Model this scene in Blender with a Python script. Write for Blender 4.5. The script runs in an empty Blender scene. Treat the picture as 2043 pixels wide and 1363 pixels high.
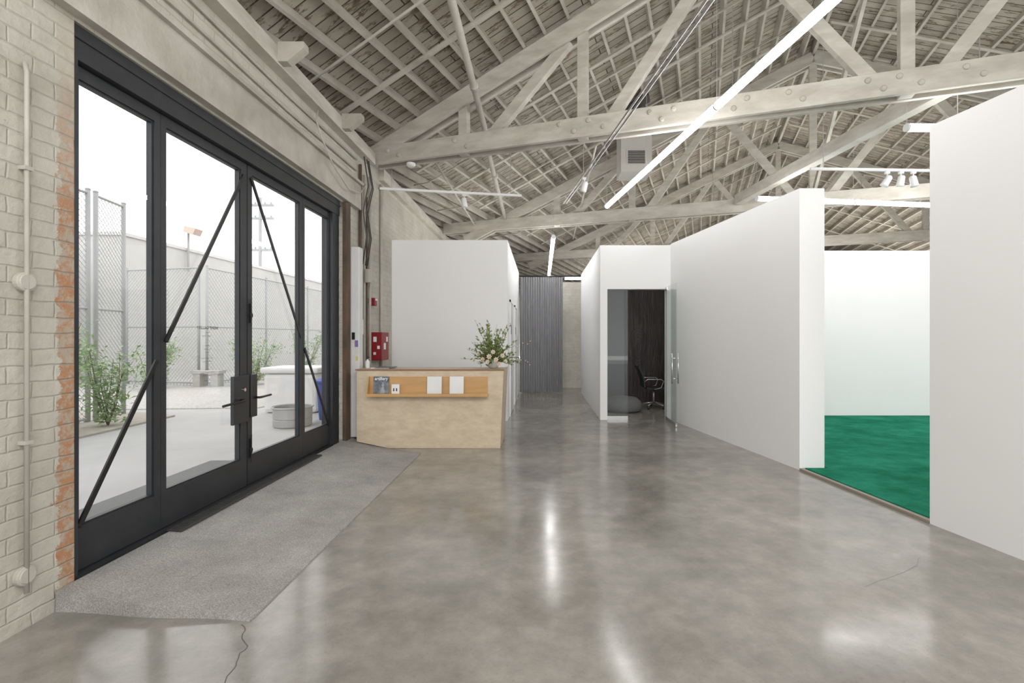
import bpy, bmesh, math, random
from mathutils import Vector, Matrix
random.seed(7)
SC=bpy.context.scene
C=SC.collection
F=965.0; CX=1079.0; CY=672.0; EYE=1.5
PI=math.pi
OFF={}
# ------------------------------------------------------------------ helpers
class MB:
    def __init__(s): s.bm=bmesh.new()
    def face(s,pts):
        vs=[s.bm.verts.new(Vector(p)) for p in pts]
        try: return s.bm.faces.new(vs)
        except Exception: return None
    def hexa(self,b,t):
        s=self; n=len(b)
        vb=[s.bm.verts.new(Vector(p)) for p in b]; vt=[s.bm.verts.new(Vector(p)) for p in t]
        s.bm.faces.new(vb[::-1]); s.bm.faces.new(vt)
        for i in range(n):
            j=(i+1)%n; s.bm.faces.new((vb[i],vb[j],vt[j],vt[i]))
        return s
    def box(s,x0,x1,y0,y1,z0,z1):
        return s.hexa([(x0,y0,z0),(x1,y0,z0),(x1,y1,z0),(x0,y1,z0)],[(x0,y0,z1),(x1,y0,z1),(x1,y1,z1),(x0,y1,z1)])
    def prism(s,poly,z0,z1):
        return s.hexa([(x,y,z0) for x,y in poly],[(x,y,z1) for x,y in poly])
    def beam(s,p,q,w,h,up=(0,0,1)):
        p=Vector(p);q=Vector(q);d=(q-p).normalized();up=Vector(up)
        side=d.cross(up)
        if side.length<1e-4: side=d.cross(Vector((0,1,0)))
        side.normalize();u=side.cross(d).normalized()
        o=[(-1,-1),(1,-1),(1,1),(-1,1)]
        f=lambda c:[c+side*(a*w/2)+u*(b*h/2) for a,b in o]
        return s.hexa(f(p),f(q))
    def tube(s,pts,r,n=8,r1=None):
        pts=[Vector(p) for p in pts]; rings=[]
        m=len(pts); side=None
        for i,p in enumerate(pts):
            if i==0: d=pts[1]-pts[0]
            elif i==m-1: d=pts[-1]-pts[-2]
            else: d=(pts[i]-pts[i-1]).normalized()+(pts[i+1]-pts[i]).normalized()
            d.normalize()
            if side is None:
                side=d.cross(Vector((0,0,1)))
                if side.length<1e-3: side=d.cross(Vector((0,1,0)))
            else: side=side-d*side.dot(d)
            side.normalize(); u=side.cross(d)
            rr=r if r1 is None else r+(r1-r)*i/(m-1)
            rings.append([s.bm.verts.new(p+side*(rr*math.cos(2*PI*k/n))+u*(rr*math.sin(2*PI*k/n))) for k in range(n)])
        for a,b in zip(rings,rings[1:]):
            for k in range(n):
                j=(k+1)%n; s.bm.faces.new((a[k],a[j],b[j],b[k]))
        s.bm.faces.new(rings[0][::-1]); s.bm.faces.new(rings[-1])
        return s
    def lathe(s,prof,c,n=20,ax=None,sx=1,sy=1):
        c=Vector(c); R=ax if ax is not None else Matrix.Identity(3); rings=[]
        for r,z in prof:
            rings.append([s.bm.verts.new(c+R@Vector((sx*r*math.cos(2*PI*k/n),sy*r*math.sin(2*PI*k/n),z))) for k in range(n)])
        for a,b in zip(rings,rings[1:]):
            for k in range(n):
                j=(k+1)%n; s.bm.faces.new((a[k],a[j],b[j],b[k]))
        s.bm.faces.new(rings[0][::-1]); s.bm.faces.new(rings[-1])
        return s
    def ball(s,c,r,sc=(1,1,1),sub=2):
        m=Matrix.Translation(Vector(c))@Matrix.Diagonal((r*sc[0],r*sc[1],r*sc[2],1))
        bmesh.ops.create_icosphere(s.bm,subdivisions=sub,radius=1,matrix=m); return s
    def leaf(s,p,d,n,l,w):
        p=Vector(p);d=Vector(d).normalized();n=Vector(n)
        sd=d.cross(n)
        if sd.length<1e-3: sd=d.cross(Vector((1,.3,.2)))
        sd.normalize(); up=sd.cross(d)
        a=s.bm.verts.new(p);b=s.bm.verts.new(p+d*l*.5+sd*w*.5+up*w*.15);c=s.bm.verts.new(p+d*l-up*l*.08);e=s.bm.verts.new(p+d*l*.5-sd*w*.5+up*w*.15)
        s.bm.faces.new((a,b,c)); s.bm.faces.new((a,c,e)); return s
    def build(s,name,mat,parent=None,smooth=False,bevel=0,recalc=True):
        if recalc: bmesh.ops.recalc_face_normals(s.bm,faces=s.bm.faces[:])
        me=bpy.data.meshes.new(name)
        if parent is not None: off=OFF[parent.name]
        else:
            xs=[v.co for v in s.bm.verts]
            off=Vector(((min(v.x for v in xs)+max(v.x for v in xs))/2,(min(v.y for v in xs)+max(v.y for v in xs))/2,min(v.z for v in xs)))
        bmesh.ops.translate(s.bm,verts=s.bm.verts[:],vec=-off)
        s.bm.to_mesh(me); s.bm.free()
        if smooth:
            for p in me.polygons: p.use_smooth=True
        me.materials.append(mat)
        o=bpy.data.objects.new(name,me); C.objects.link(o)
        if parent is not None: o.parent=parent
        else: o.location=off
        OFF[o.name]=off
        if bevel:
            b=o.modifiers.new('bevel','BEVEL'); b.width=bevel; b.segments=2; b.limit_method='ANGLE'
        return o
def tag(o,label,cat,group=None,kind=None):
    o['label']=label; o['category']=cat
    if group: o['group']=group
    if kind: o['kind']=kind
    return o
def empty(name,loc,label,cat,group=None,kind=None):
    o=bpy.data.objects.new(name,None); C.objects.link(o); o.location=loc; o.empty_display_size=.1
    OFF[o.name]=Vector(loc); return tag(o,label,cat,group,kind)
def B(*a): return MB().box(*a)
def text_mesh(body,size,name,mat,parent,origin,xa,ya,align='CENTER',bold=0.0):
    cu=bpy.data.curves.new('t','FONT'); cu.body=body; cu.size=size; cu.align_x=align; cu.offset=bold
    t=bpy.data.objects.new('t',cu); C.objects.link(t)
    dg=bpy.context.evaluated_depsgraph_get(); me=bpy.data.meshes.new_from_object(t.evaluated_get(dg))
    bpy.data.objects.remove(t)
    xa=Vector(xa);ya=Vector(ya);za=xa.cross(ya)
    R=Matrix((xa,ya,za)).transposed().to_4x4()
    me.transform(Matrix.Translation(Vector(origin)-OFF[parent.name])@R)
    me.name=name; me.materials.clear(); me.materials.append(mat)
    o=bpy.data.objects.new(name,me); C.objects.link(o); o.parent=parent; OFF[o.name]=OFF[parent.name]; return o
# ------------------------------------------------------------------ materials
def nodes(name):
    m=bpy.data.materials.new(name); m.use_nodes=True; nt=m.node_tree
    return m,nt,nt.nodes['Principled BSDF'],nt.nodes['Material Output']
def nd(nt,t,**kw):
    n=nt.nodes.new(t)
    for k,v in kw.items():
        if k in n.inputs.keys(): n.inputs[k].default_value=v
        else: setattr(n,k,v)
    return n
def c4(c): return (c[0],c[1],c[2],1)
def ramp(nt,fac,a,b,ca,cb):
    r=nt.nodes.new('ShaderNodeValToRGB'); r.color_ramp.elements[0].position=a; r.color_ramp.elements[1].position=b
    r.color_ramp.elements[0].color=c4(ca); r.color_ramp.elements[1].color=c4(cb); nt.links.new(fac,r.inputs[0]); return r
def pos(nt,stretch=(1,1,1)):
    g=nt.nodes.new('ShaderNodeNewGeometry'); m=nt.nodes.new('ShaderNodeMapping'); m.inputs['Scale'].default_value=stretch
    nt.links.new(g.outputs['Position'],m.inputs['Vector']); return m.outputs[0]
def noise(nt,vec,scale,detail=6,rough=.6):
    n=nd(nt,'ShaderNodeTexNoise',Scale=scale,Detail=detail,Roughness=rough); nt.links.new(vec,n.inputs['Vector']); return n.outputs['Fac']
def mix(nt,fac,a,b,blend='MIX'):
    n=nt.nodes.new('ShaderNodeMix'); n.data_type='RGBA'; n.blend_type=blend
    for v,i in ((fac,0),(a,6),(b,7)):
        if hasattr(v,'is_output'): nt.links.new(v,n.inputs[i])
        else: n.inputs[i].default_value=v if i==0 else c4(v)
    return n.outputs[2]
def bump(nt,h,bs,strength,dist=.01):
    b=nd(nt,'ShaderNodeBump',Strength=strength,Distance=dist); nt.links.new(h,b.inputs['Height']); nt.links.new(b.outputs[0],bs.inputs['Normal'])
def M(name,col,rough=.5,metal=0,col2=None,scale=5,stretch=(1,1,1),lo=.35,hi=.65,bmp=0,bscale=60,spec=.5,emit=0,detail=6):
    m,nt,bs,out=nodes(name); bs.inputs['Base Color'].default_value=c4(col); bs.inputs['Roughness'].default_value=rough; bs.inputs['Metallic'].default_value=metal
    bs.inputs['Specular IOR Level'].default_value=spec
    v=pos(nt,stretch)
    c2=col2 if col2 else tuple(c*.94 for c in col)
    r=ramp(nt,noise(nt,v,scale,detail),lo,hi,col,c2); nt.links.new(r.outputs[0],bs.inputs['Base Color'])
    if bmp: bump(nt,noise(nt,v,bscale,4),bs,bmp)
    if emit:
        bs.inputs['Emission Color'].default_value=c4(col); bs.inputs['Emission Strength'].default_value=emit
    return m
def glassmat(name,tint=(1,1,1),refl=.04):
    m,nt,bs,out=nodes(name); nt.nodes.remove(bs)
    t=nd(nt,'ShaderNodeBsdfTransparent'); t.inputs[0].default_value=c4(tint)
    g=nd(nt,'ShaderNodeBsdfGlossy',Roughness=.01)
    lw=nd(nt,'ShaderNodeLayerWeight',Blend=.5); p=nd(nt,'ShaderNodeMath',operation='POWER'); p.inputs[1].default_value=4
    a=nd(nt,'ShaderNodeMath',operation='MULTIPLY_ADD'); a.inputs[1].default_value=.45; a.inputs[2].default_value=refl
    nt.links.new(lw.outputs['Facing'],p.inputs[0]); nt.links.new(p.outputs[0],a.inputs[0])
    mx=nt.nodes.new('ShaderNodeMixShader'); nt.links.new(a.outputs[0],mx.inputs[0]); nt.links.new(t.outputs[0],mx.inputs[1]); nt.links.new(g.outputs[0],mx.inputs[2])
    nt.links.new(mx.outputs[0],out.inputs[0]); return m
DT=Vector((.9484,-.3170,0)).normalized(); DP=Vector((-DT.y,DT.x,0)); O0=Vector((-2.65,7.66,0))
def T(s,p,z): return O0+DT*s+DP*p+Vector((0,0,z))
def roof_material():
    m,nt,bs,out=nodes('peeling_roof_boards')
    g=nt.nodes.new('ShaderNodeNewGeometry'); mp=nt.nodes.new('ShaderNodeMapping'); mp.vector_type='TEXTURE'
    mp.inputs['Location'].default_value=O0; mp.inputs['Rotation'].default_value=(0,0,math.atan2(DT.y,DT.x))
    nt.links.new(g.outputs['Position'],mp.inputs['Vector'])
    b=nd(nt,'ShaderNodeTexBrick',Scale=1.0); b.inputs['Brick Width'].default_value=3.4; b.inputs['Row Height'].default_value=.15; b.inputs['Mortar Size'].default_value=.008
    b.inputs['Color1'].default_value=c4((.485,.45,.39)); b.inputs['Color2'].default_value=c4((.375,.342,.29)); b.inputs['Mortar'].default_value=c4((.07,.056,.044))
    nt.links.new(mp.outputs[0],b.inputs['Vector'])
    st=nt.nodes.new('ShaderNodeMapping'); st.inputs['Scale'].default_value=(1,3.2,1); nt.links.new(mp.outputs[0],st.inputs['Vector'])
    f=ramp(nt,noise(nt,st.outputs[0],3.2,8,.74),.54,.59,(0,0,0),(1,1,1))
    br=ramp(nt,noise(nt,st.outputs[0],2.0,4,.6),.4,.6,(.16,.11,.075),(.27,.215,.165))
    col=mix(nt,f.outputs[0],b.outputs['Color'],br.outputs[0])
    f2=ramp(nt,noise(nt,st.outputs[0],.5,4,.6),.35,.7,(1.06,1.055,1.04),(.68,.655,.62))
    col=mix(nt,1.0,col,f2.outputs[0],'MULTIPLY')
    nt.links.new(col,bs.inputs['Base Color']); bs.inputs['Roughness'].default_value=.85
    bump(nt,b.outputs['Fac'],bs,-.4,.01); return m
def brick_material(name,c1,c2,mo,exposed=False):
    m,nt,bs,out=nodes(name)
    g=nt.nodes.new('ShaderNodeNewGeometry'); sp=nt.nodes.new('ShaderNodeSeparateXYZ'); nt.links.new(g.outputs['Position'],sp.inputs[0])
    ad=nd(nt,'ShaderNodeMath',operation='ADD'); nt.links.new(sp.outputs[0],ad.inputs[0]); nt.links.new(sp.outputs[1],ad.inputs[1])
    cb=nt.nodes.new('ShaderNodeCombineXYZ'); nt.links.new(ad.outputs[0],cb.inputs[0]); nt.links.new(sp.outputs[2],cb.inputs[1])
    b=nd(nt,'ShaderNodeTexBrick',Scale=1.0); b.inputs['Brick Width'].default_value=.235; b.inputs['Row Height'].default_value=.085; b.inputs['Mortar Size'].default_value=.008; b.inputs['Mortar Smooth'].default_value=1.0
    nz=nd(nt,'ShaderNodeTexNoise',Scale=6.0); nt.links.new(cb.outputs[0],nz.inputs['Vector'])
    vs=nd(nt,'ShaderNodeVectorMath',operation='SCALE'); vs.inputs['Scale'].default_value=.026; nt.links.new(nz.outputs['Color'],vs.inputs[0])
    va=nd(nt,'ShaderNodeVectorMath',operation='ADD'); nt.links.new(cb.outputs[0],va.inputs[0]); nt.links.new(vs.outputs[0],va.inputs[1])
    nt.links.new(va.outputs[0],b.inputs['Vector'])
    b.inputs['Color1'].default_value=c4(c1); b.inputs['Color2'].default_value=c4(c2); b.inputs['Mortar'].default_value=c4(mo)
    st=ramp(nt,noise(nt,g.outputs['Position'],1.9,8,.7),.35,.7,(1.06,1.06,1.05),(.78,.77,.73))
    col=mix(nt,1.0,b.outputs['Color'],st.outputs[0],'MULTIPLY')
    ch=ramp(nt,noise(nt,g.outputs['Position'],8,6,.75),.665,.705,(0,0,0),(1,1,1))
    col=mix(nt,ch.outputs[0],col,(.26,.215,.175))
    if exposed:
        n2=noise(nt,g.outputs['Position'],11,6,.75)
        ma=nd(nt,'ShaderNodeMath',operation='MULTIPLY_ADD'); ma.inputs[1].default_value=.20; nt.links.new(n2,ma.inputs[0]); nt.links.new(sp.outputs[1],ma.inputs[2])
        a=nd(nt,'ShaderNodeMath',operation='GREATER_THAN'); a.inputs[1].default_value=2.755; nt.links.new(ma.outputs[0],a.inputs[0])
        l=nd(nt,'ShaderNodeMath',operation='LESS_THAN'); l.inputs[1].default_value=3.0; nt.links.new(ma.outputs[0],l.inputs[0])
        mr=nd(nt,'ShaderNodeMapRange'); mr.inputs['From Min'].default_value=2.2; mr.inputs['From Max'].default_value=3.0; mr.inputs['To Min'].default_value=1; mr.inputs['To Max'].default_value=.12; nt.links.new(sp.outputs[2],mr.inputs['Value'])
        x=nd(nt,'ShaderNodeMath',operation='MULTIPLY'); nt.links.new(a.outputs[0],x.inputs[0]); nt.links.new(l.outputs[0],x.inputs[1])
        y=nd(nt,'ShaderNodeMath',operation='MULTIPLY'); nt.links.new(x.outputs[0],y.inputs[0]); nt.links.new(mr.outputs[0],y.inputs[1])
        oc=ramp(nt,noise(nt,g.outputs['Position'],13,6,.8),.45,.57,(.42,.21,.105),(.42,.35,.275))
        oc2=mix(nt,b.outputs['Fac'],oc.outputs[0],(.33,.285,.235))
        col=mix(nt,y.outputs[0],col,oc2)
    nt.links.new(col,bs.inputs['Base Color']); bs.inputs['Roughness'].default_value=.6
    h2=nd(nt,'ShaderNodeMath',operation='MULTIPLY_ADD'); h2.inputs[1].default_value=-.45; nt.links.new(b.outputs['Fac'],h2.inputs[0]); nt.links.new(noise(nt,g.outputs['Position'],14,5,.6),h2.inputs[2])
    bump(nt,h2.outputs[0],bs,.55,.018); return m
def floor_material():
    m,nt,bs,out=nodes('polished_concrete')
    v=pos(nt)
    a=ramp(nt,noise(nt,v,.8,10,.70),.33,.68,(.190,.180,.161),(.375,.358,.328))
    b=ramp(nt,noise(nt,v,5,7,.65),.3,.75,(.82,.81,.79),(1.14,1.13,1.11))
    col=mix(nt,1.0,a.outputs[0],b.outputs[0],'MULTIPLY')
    sp=ramp(nt,noise(nt,v,70,2,.5),.60,.72,(1,1,1),(.86,.85,.83))
    col=mix(nt,1.0,col,sp.outputs[0],'MULTIPLY')
    nt.links.new(col,bs.inputs['Base Color'])
    r=ramp(nt,noise(nt,v,2.2,5,.6),.3,.7,(.11,.11,.11),(.21,.21,.21)); nt.links.new(r.outputs[0],bs.inputs['Roughness'])
    bs.inputs['Specular IOR Level'].default_value=.65
    bump(nt,noise(nt,v,1.6,3,.5),bs,.05,.01); return m
def ramp_material():
    m,nt,bs,out=nodes('rough_concrete')
    v=pos(nt)
    a=ramp(nt,noise(nt,v,2.6,10,.7),.32,.68,(.285,.277,.262),(.40,.39,.372))
    s1=ramp(nt,noise(nt,v,140,3,.7),.42,.60,(.76,.76,.76),(1.20,1.19,1.17))
    col=mix(nt,1.0,a.outputs[0],s1.outputs[0],'MULTIPLY')
    nt.links.new(col,bs.inputs['Base Color']); bs.inputs['Roughness'].default_value=1; bs.inputs['Specular IOR Level'].default_value=.02
    bump(nt,noise(nt,v,110,4,.7),bs,.45,.008); return m
def carpet_material():
    m,nt,bs,out=nodes('green_plush')
    v=pos(nt,(1.0,1.3,1))
    a=ramp(nt,noise(nt,v,1.7,9,.70),.40,.62,(.020,.160,.097),(.036,.255,.162))
    nt.links.new(a.outputs[0],bs.inputs['Base Color']); bs.inputs['Roughness'].default_value=1; bs.inputs['Specular IOR Level'].default_value=.0
    bump(nt,noise(nt,v,30,6,.8),bs,.35,.025); return m
def wood_dark():
    m,nt,bs,out=nodes('charred_wood')
    v=pos(nt,(7,1,.55))
    n1=nd(nt,'ShaderNodeTexNoise',Scale=2.2,Detail=8.0,Roughness=.65,Distortion=1.5); nt.links.new(v,n1.inputs['Vector'])
    r=ramp(nt,n1.outputs['Fac'],.35,.70,(.010,.008,.007),(.060,.044,.040)); nt.links.new(r.outputs[0],bs.inputs['Base Color'])
    bs.inputs['Roughness'].default_value=.4; bump(nt,n1.outputs['Fac'],bs,.8,.02); return m
m_white=M('white_gallery_paint',(.86,.86,.862),.6,col2=(.845,.845,.847),scale=.8)
m_brick=brick_material('painted_brick',(.53,.508,.452),(.495,.472,.415),(.47,.448,.39),True)
m_brickw=brick_material('white_brick',(.80,.78,.72),(.76,.74,.68),(.70,.68,.62))
m_roof=roof_material()
m_timber=M('painted_timber',(.585,.555,.495),.7,col2=(.44,.41,.355),scale=2.5,stretch=(1,1,3),bmp=.2,bscale=30)
m_purlin=M('painted_purlin',(.535,.505,.445),.75,col2=(.385,.355,.30),scale=2,bmp=.15)
m_lintel=M('painted_concrete',(.52,.495,.44),.8,col2=(.36,.335,.285),scale=2.2,bmp=.7,bscale=18,detail=12)
m_floor=floor_material()
m_ramp=ramp_material()
m_crack=M('crack',(.12,.11,.10),.9)
m_carpet=carpet_material()
m_strip=M('carpet_edge',(.30,.26,.21),.7)
m_steel=M('black_steel',(.022,.024,.028),.42,col2=(.03,.032,.036),scale=6)
m_grate=M('grate_iron',(.05,.05,.05),.6)
m_blackm=M('black_metal',(.012,.012,.013),.35)
m_rust=M('rusty_steel',(.07,.055,.045),.8,col2=(.15,.09,.055),scale=7,stretch=(1,1,.4))
m_glass=glassmat('clear_glass')
m_glass_g=glassmat('office_glass',(.93,.955,.95),.03)
m_vinyl=M('dark_vinyl',(.04,.04,.045),.6)
m_pipe=M('painted_pipe',(.50,.475,.42),.55,col2=(.42,.40,.35))
m_pipeg=M('galvanised_pipe',(.46,.46,.46),.4,metal=.3)
m_cable=M('dark_cable',(.07,.066,.06),.6)
m_whitep=M('white_plastic',(.80,.80,.80),.35)
m_whitem=M('white_enamel',(.70,.70,.69),.4)
m_duct=M('dull_white_duct',(.52,.50,.465),.6)
m_tube=M('lit_tube',(1,1,1),.4,emit=22)
m_lens=M('lit_lens',(1,.96,.88),.4,emit=6)
m_birch=M('birch_plywood',(.62,.52,.385),.45,col2=(.52,.42,.30),scale=7,stretch=(1,1,2),bmp=.05,detail=14)
m_ply2=M('tan_plywood',(.55,.33,.14),.45,col2=(.48,.28,.115),scale=3,stretch=(1,1,5))
m_edge=M('brown_edge',(.26,.135,.065),.45)
m_red=M('red_enamel',(.25,.010,.015),.4)
m_curtain=M('grey_curtain',(.36,.36,.37),.9,col2=(.31,.31,.32),scale=9,stretch=(4,1,.3),spec=.1)
m_grey=M('office_grey',(.13,.13,.135),.8)
m_pouf=M('grey_wool',(.13,.13,.13),.95,bmp=.3)
m_char=wood_dark()
m_chrome=M('brushed_chrome',(.72,.72,.72),.25,metal=1)
m_alu=M('satin_aluminium',(.55,.55,.56),.35,metal=.8)
m_leather=M('black_leather',(.012,.012,.013),.45)
m_leaf=M('green_leaf',(.13,.20,.05),.55,col2=(.25,.31,.10),scale=12)
m_leaf2=M('outdoor_leaf',(.28,.42,.19),.6,col2=(.38,.49,.26),scale=8)
m_stem=M('stem',(.16,.13,.07),.7)
m_bloom=M('cream_petals',(.76,.68,.56),.6,col2=(.76,.60,.50),scale=16)
m_bud=M('white_bud',(.85,.83,.78),.6)
m_vase=M('ceramic_vase',(.55,.55,.50),.3)
m_out=M('outdoor_concrete',(.50,.50,.50),.9,col2=(.43,.43,.43),scale=.8)
m_gravel=M('white_gravel',(.62,.61,.59),.95,col2=(.42,.41,.39),scale=22,bmp=1,bscale=40)
m_dirt=M('planting_dirt',(.40,.37,.32),.95,col2=(.48,.45,.40),scale=9,bmp=1,bscale=25)
m_stucco=M('white_stucco',(.67,.66,.64),.9,col2=(.62,.615,.595),scale=1.5)
m_galv=M('galvanised_steel',(.44,.45,.46),.5)
m_tub=M('galvanised_tub',(.42,.43,.44),.5,metal=.4)
m_block=M('cinder_block',(.50,.50,.485),.95,col2=(.43,.43,.41),scale=14)
m_blue=M('blue_plastic',(.06,.10,.36),.5)
m_mag=M('magazine_cover',(.06,.075,.095),.35,col2=(.22,.24,.26),scale=14)
m_fig=M('magazine_figure',(.42,.43,.44),.4,col2=(.25,.26,.28),scale=40)
m_matt=M('grey_mat',(.20,.205,.205),.95,bmp=.5)
m_purple=M('purple_card',(.22,.17,.40),.6)
m_yellow=M('yellow_card',(.65,.60,.15),.6)
m_dark=M('dark_louvre',(.03,.03,.032),.6)
m_copper=M('flood_lens',(.72,.58,.50),.4)

# ------------------------------------------------------------------ setting
RID=7.1
def roof(s):
    if s<0: return 4.62+.05*s
    if s<=RID: return 4.62+.41*s
    return 4.62+.41*(2*RID-s)
def sp_of(x,y):
    d=Vector((x,y,0))-O0; return d.dot(DT),d.dot(DP)
def roofxy(x,y): return roof(sp_of(x,y)[0])
def struct(mb,name,mat,label,cat,**k):
    return tag(mb.build(name,mat,None,**k),label,cat,None,'structure')
fl=struct(B(-2.66,30,-9,34,-.12,0),'floor',m_floor,'polished grey concrete floor with soft reflections','floor')
def crack(pts,w=.006):
    mb=MB()
    for (a,b) in zip(pts,pts[1:]):
        a=Vector((a[0],a[1],.0012));b=Vector((b[0],b[1],.0012));d=(b-a).normalized();sd=Vector((-d.y,d.x,0))*w/2
        mb.face([a-sd,b-sd,b+sd,a+sd])
    mb.build('crack',m_crack,fl)
def fpt(x,y):
    Y=EYE*F/(y-CY); return ((x-CX)*Y/F,Y)
for pl,w in (([(482,1248),(492,1258),(483,1272),(494,1290),(480,1305),(470,1330),(448,1362),(430,1400)],.004),
           ([(1835,1110),(1828,1130),(1790,1148),(1750,1160),(1710,1178)],.0013)):
    pts=[]
    for a,b in zip(pl,pl[1:]):
        for k in range(3):
            t=k/3; pts.append((a[0]+(b[0]-a[0])*t+random.uniform(-3,3),a[1]+(b[1]-a[1])*t+random.uniform(-2,2)))
    crack([fpt(*p) for p in pts],w)
# ceiling
XW=-3.65
def s0(p): return (XW+2.65-DP.x*p)/DT.x
pb=(XW+2.65)/DP.x
mb=MB()
def slab(poly):
    mb.hexa([T(s,p,roof(s)) for s,p in poly],[T(s,p,roof(s)+.07) for s,p in poly])
slab([(0,pb),(s0(-11),-11),(RID,-11),(RID,30),(0,30)])
slab([(0,pb),(0,30),(s0(30),30)])
slab([(RID,-11),(2*RID+.3,-11),(2*RID+.3,30),(RID,30)])
struct(mb,'ceiling',m_roof,'board underside of a gable roof with peeling whitewash','ceiling')
# left wall with the door opening
WX=-2.65; WT=.35; DY0,DY1,DZ=2.747,6.62,3.30
mb=MB()
mb.box(WX-WT,WX,-9,DY0,0,4.3); mb.box(WX-WT,WX,DY0,DY1,DZ,4.3); mb.box(WX-WT,WX,DY1,32,0,4.3)
mb.box(-3.6,WX-.02,-9,32,4.3,4.34)
ys=[-9+i*.9 for i in range(46)]
for a,b in zip(ys,ys[1:]):
    za,zb=max(4.35,roofxy(-3.55,a)),max(4.35,roofxy(-3.55,b))
    mb.hexa([(-3.6,a,4.34),(-3.5,a,4.34),(-3.5,b,4.34),(-3.6,b,4.34)],[(-3.6,a,za),(-3.5,a,za),(-3.5,b,zb),(-3.6,b,zb)])
struct(mb,'wall_left',m_brick,'painted brick wall with the steel entrance in it','wall')
mb=B(WX,WX+.07,-9,6.95,3.32,3.66); mb.box(WX,WX+.11,-9,6.95,3.66,3.70)
struct(mb,'trim_1',m_lintel,'painted concrete lintel band above the entrance','trim')
mb=B(WX,WX+.12,-9,7.4,4.13,4.30); mb.box(WX,WX+.09,7.9,30,4.05,4.24)
struct(mb,'trim_2',m_timber,'painted timber plate along the top of the brick wall','trim')
# white partitions
struct(B(-2.65,-.59,8.6,8.75,0,3.22),'wall_reception',m_white,'white partition behind the reception desk','wall')
struct(B(-.74,-.59,8.75,13.0,0,3.22),'wall_corridor_left',m_white,'left white wall of the corridor','wall')
struct(B(1.07,1.22,8.87,12.85,0,3.15),'wall_corridor_right',m_white,'right white wall of the corridor','wall')
mb=B(1.07,1.20,8.72,8.87,0,3.15); mb.box(1.20,2.27,8.72,8.87,2.36,3.15); mb.box(2.27,2.345,8.72,8.87,0,3.15)
struct(mb,'wall_office_front',m_white,'white wall around the glass office door','wall')
struct(MB().prism([(2.345,8.87),(2.345,8.66),(2.91,5.44),(3.19,5.44),(2.64,8.87)],0,3.17),'wall_right_middle',m_white,'angled white partition beside the glass office door','wall')
struct(MB().prism([(3.12,3.88),(3.75,.4),(4.03,.4),(3.40,3.88)],0,3.19),'wall_right_near',m_white,'near white partition at the right edge','wall')
struct(B(3.0,9.5,9.05,9.25,0,3.11),'wall_gallery_back',m_white,'white back wall of the green carpeted gallery','wall')
struct(B(-.55,3.4,14.2,14.4,0,3.1),'wall_corridor_end',m_brickw,'white brick wall seen past the curtain','wall')
mb=MB()
sv=[-9,-4,0,RID,2*RID]
mb.hexa([T(s,28,0) for s in sv]+[T(s,28,roof(s)-.01) for s in sv[::-1]],[T(s,28.2,0) for s in sv]+[T(s,28.2,roof(s)-.01) for s in sv[::-1]])
struct(mb,'wall_far',m_brick,'far gable end wall of the building','wall')
# office
struct(B(1.22,3.1,10.95,11.1,0,2.9),'wall_office_back',m_grey,'grey back wall inside the dark office','wall')
struct(B(1.22,3.1,8.87,11.1,2.9,2.98),'ceiling_office_added',m_grey,'low grey ceiling added over the office to keep it dark','ceiling')  # unseen slab, added to keep light out of the office
struct(B(3.0,3.1,8.87,10.95,0,2.9),'wall_office_right',m_grey,'right wall inside the dark office','wall')
wp=empty('wood_panel',(2.5,10.93,0),'black carved wood panel at the back of the dark office','panel')
B(1.90,2.995,10.90,10.945,.0,2.6).build('board',m_char,wp)
mb=MB()
for k in range(6): mb.tube([(2.2+.035*math.cos(a)*(k+1),10.897,1.28+.07*math.sin(a)*(k+1)) for a in [i*2*PI/24 for i in range(25)]],.007,5)
mb.build('knot_carving',m_char,wp)
tag(MB().lathe([(.30,0),(.37,.03),(.38,.10),(.36,.20),(.28,.27),(.10,.30)],(1.66,9.8,.001),36).build('floor_cushion',m_pouf,None,smooth=True),'low rounded grey floor cushion behind the fixed glass panel of the office','cushion')

# ------------------------------------------------------------------ entrance (door_1)
DX=-2.75
def yz(mb,y0,y1,z0,z1,t=.06,x=DX): return mb.box(x-t/2,x+t/2,y0,y1,z0,z1)
ent=empty('door_1',(DX,4.48,.1),'black steel glazed entrance with two leaves and two fixed side panels','door',None,'structure')
mb=MB(); yz(mb,2.75,6.42,3.10,3.298,.16); yz(mb,2.75,2.785,.10,3.10,.17); yz(mb,6.225,6.42,.10,3.10,.14)
mb.box(DX-.05,DX+.09,2.75,6.42,3.22,3.245); mb.build('outer_frame',m_steel,ent)
yz(MB(),2.785,6.225,.10,.118,.16).build('threshold',m_steel,ent)
def panel(name,y0,y1,l,r,label):
    mb=MB(); yz(mb,y0,y0+l,.125,3.095); yz(mb,y1-r,y1,.125,3.095); yz(mb,y0+l,y1-r,3.02,3.095); yz(mb,y0+l,y1-r,.125,.38)
    for a,b,c,d in ((y0+l,y0+l+.012,.38,3.02),(y1-r-.012,y1-r,.38,3.02),(y0+l+.012,y1-r-.012,3.008,3.02),(y0+l+.012,y1-r-.012,.38,.392)): yz(mb,a,b,c,d,.035)
    o=mb.build(name,m_steel,ent); o['label']=label
    yz(MB(),y0+l+.003,y1-r-.003,.383,3.017,.008).build('glass_pane',m_glass,o)
    return o
pA=panel('side_panel',2.788,3.46,.06,.053,'fixed side panel nearest the camera')
pB=panel('door_leaf',3.463,4.474,.05,.083,'near door leaf with lettering on its glass')
pC=panel('door_leaf',4.486,5.52,.07,.055,'far door leaf')
pD=panel('side_panel',5.523,6.222,.05,.035,'fixed side panel by the far jamb')
def zl(Y): return .44+(Y-2.875)/(4.43-2.875)*2.55
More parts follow.
